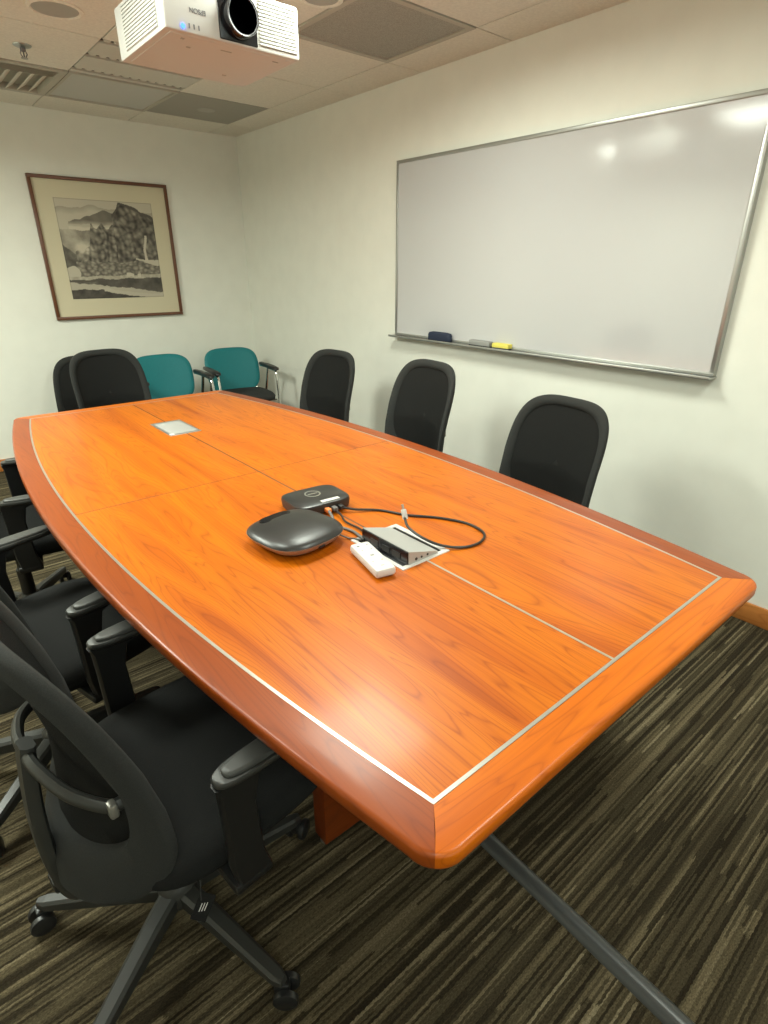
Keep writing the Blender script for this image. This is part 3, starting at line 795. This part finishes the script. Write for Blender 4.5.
# flush cable box, far end
t = empty('cable_box', (.866, 2.480, TZ), 0, 'closed silver cable box set flush in the far half of the table', 'cable box', 'cable boxes in the table top')
MB().box((-.069, -.125, -.03), (.069, .125, .002), bev=.002).build('frame', M['alu'], t)
MB().box((-.058, -.110, .001), (.058, .100, .0032), bev=.001).build('lid', M['grey_lid'], t)
MB().box((-.066, -.123, .001), (-.048, -.10, .0036)).build('latch', M['white_pl'], t)
# open cable box, near
t = empty('cable_box', (.868, .970, TZ), 0, 'open cable box with raised black-fronted socket block, near the middle of the table', 'cable box', 'cable boxes in the table top')
f = MB()
for p0, p1 in (((-.080, -.104), (.080, -.090)), ((-.080, .090), (.080, .104)), ((-.080, -.090), (-.068, .090)), ((.064, -.090), (.080, .090))):
    f.box((p0[0], p0[1], -.02), (p1[0], p1[1], .003), bev=.0015)
f.build('frame', M['white_pl'], t)
MB().box((-.068, -.098, -.001), (.064, .090, .0012)).build('well', M['proj_dark'], t)
w0, w1, ya, yb = -.054, .044, -.096, .084
MB().add([(w0, ya, .001), (w1, ya, .001), (w1, yb, .001), (w0, yb, .001), (w0, ya, .038), (w1, ya, .009), (w1, yb, .009), (w0, yb, .038)],
         [(0,3,2,1),(4,5,6,7),(0,1,5,4),(1,2,6,5),(2,3,7,6),(3,0,4,7)]).build('socket_block', M['grey_lid'], t)
fc = MB().box((w0-.004, ya+.003, .003), (w0, yb-.003, .036)).build('socket_face', M['proj_dark'], t)
for yy in (-.055, -.015, .03): MB().box((w0-.0055, yy-.014, .009), (w0-.003, yy+.014, .025)).build('socket', M['dev_black'], fc)
for xx, rr_ in ((-.03, .004), (-.012, .003), (.008, .003)): MB().lathe((xx, ya, .012), [(.001, -.001), (rr_, -.001), (rr_, .002), (.001, .002)], 12, 0, 'Y').build('side_port', M['dev_black'], t)

# black rounded conference speaker
t = empty('speakerphone', (.678, 1.166, Z), radians(8), 'black domed rounded-square conference speaker with bronze sides, nearest the left edge', 'speakerphone')
MB().loft([sq(.070, .070, 0, 3), sq(.085, .085, .004, 3), sq(.103, .103, .018, 3), sq(.112, .112, .032, 3)]).build('body', M['bronze'], t, 60)
MB().loft([sq(.1115, .1115, .032, 3), sq(.110, .110, .036, 3), sq(.098, .098, .043, 3), sq(.078, .078, .049, 2.9), sq(.05, .05, .053, 2.6), sq(.015, .015, .055, 2.2)]).build('top_shell', M['dev_black'], t, 60)
MB().loft([sq(.048, .016, .045, 3, 32, -.010, .070), sq(.048, .016, .0512, 3, 32, -.010, .070)]).build('control_panel', M['lens'], t)
MB().box((-.012, -.1075, .016), (.008, -.098, .022), bev=.002).build('indicator', M['proj_dark'], t)
# black connection box with ring mark
t = empty('connection_box', (.850, 1.330, Z), radians(-4), 'flat black electronic box with a silver ring mark, behind the domed speaker', 'electronic box')
MB().loft([sq(.080, .062, 0, 5), sq(.090, .070, .004, 5), sq(.092, .072, .024, 5), sq(.090, .070, .031, 5), sq(.084, .064, .034, 5)]).build('casing', M['dev_black'], t, 45)
rg = MB().lathe((-.002, .014, .0335), [(.0245, 0), (.0245, .0012), (.0205, .0012), (.0205, 0), (.0245, 0)], 36); rg.box((-.018, .0115, .0335), (.014, .0165, .0347)); rg.build('ring_mark', M['inlay'], t)
MB().box((-.012, -.063, .0335), (.048, -.048, .0352), bev=.0005).build('label_strip', M['white_pl'], t)
for k, cl in enumerate((M['orange_pl'], M['cable_g'], M['cable_b'])): MB().box((-.012+k*.022, -.090, .008), (.003+k*.022, -.064, .020), bev=.002).build('plug', cl, t)
# white remote
t = empty('remote_control', (.752, .938, Z+.0028), radians(-13), 'slim white remote control with small printed buttons beside the open cable box', 'remote control')
MB().box((-.026, -.076, 0), (.026, .076, .022), bev=.006).build('body', M['white_pl'], t)
bt = [(-.012, .055, .010, .007, 'grey_text'), (.012, .055, .006, .004, 'lt_grey'), (-.012, .03, .006, .004, 'lt_grey'), (.012, .03, .006, .004, 'lt_grey'), (0, .0, .014, .010, 'lt_grey'), (-.012, -.03, .006, .004, 'lt_grey'), (.012, -.03, .006, .004, 'orange_pl'), (0, -.055, .012, .005, 'grey_paint')]
for x, y, w_, h_, mm in bt: MB().box((x-w_*.35, y-h_*.35, .0215), (x+w_*.35, y+h_*.35, .0228), bev=.0005).build('button', M[mm], t)

# cables
def wpt(px, py, z=.745):
    d = r2*((px-384)/562.76) - u2*((py-512)/562.76) + fwd; o = cam.matrix_world.translation
    tt = (z-o.z)/d.z; p = o+d*tt; return (p.x, p.y, z)
zc = TZ+.0042
pts = [(.880, 1.245, Z+.015), (.915, 1.215, zc+.004), (.970, 1.175, zc), (1.010, 1.095, zc), (1.065, 1.025, zc), (1.100, .945, zc), (1.088, .875, zc), (1.040, .845, zc), (.985, .852, zc), (.940, .885, zc+.006), (.915, .930, zc+.018), (.918, .990, zc+.026), (.940, 1.030, zc+.034)]
t = tag(MB().tube(smooth_path(pts, 8), .0036, 10).build('video_cable', M['cable_b']), 'black video cable looping over the right side of the open cable box', 'cable')
pg = MB().box((-.006, -.006, -.012), (.006, .006, .016), bev=.002).build('white_plug', M['white_pl'], t); pg.location = (.943, 1.034, zc+.040); pg.rotation_euler = (radians(-20), 0, 0)
ptip = MB().tube([(0, 0, .016), (0, 0, .030)], .0035, 8).build('plug_tip', M['bronze'], pg)
pts = [(.838, 1.245, Z+.015), (.828, 1.215, zc+.008), (.812, 1.17, zc), (.823, 1.11, zc), (.815, 1.07, zc+.003), (.812, 1.045, zc+.004)]
tag(MB().tube(smooth_path(pts, 6), .0042, 10).build('network_cable', M['cable_g']), 'thick grey cable running from the ring-marked box to the cable box', 'cable')
pts = [(.860, 1.245, Z+.013), (.856, 1.21, zc+.006), (.843, 1.17, zc+.002), (.846, 1.11, zc+.001), (.836, 1.07, zc+.003), (.828, 1.054, zc+.004)]
tag(MB().tube(smooth_path(pts, 6), .003, 8).build('power_cable', M['cable_b']), 'thin black cable beside the thick grey one, entering the cable box', 'cable')
pts = [(.775, 1.105, Z+.010), (.790, 1.085, zc-.001), (.797, 1.075, zc), (.806, 1.050, zc+.002)]
tag(MB().tube(smooth_path(pts, 6), .0022, 8).build('speaker_cable', M['cable_g']), 'short thin grey cable between the domed speaker and the cable box', 'cable')

# ------------------------------------------------------------------ floor cable cover
L = []
for y in (-.9, .835):
    x = .874 + .018*(y-.63)
    L.append([(x-.025, y, 0), (x-.022, y, .006), (x-.014, y, .016), (x-.006, y, .019), (x+.006, y, .019), (x+.014, y, .016), (x+.022, y, .006), (x+.025, y, 0)])
tag(MB().loft(L, 0, True).build('cable_cover', M['rubber_duct']), 'long dark grey cable cover strip on the carpet, running out from under the table', 'cable cover')
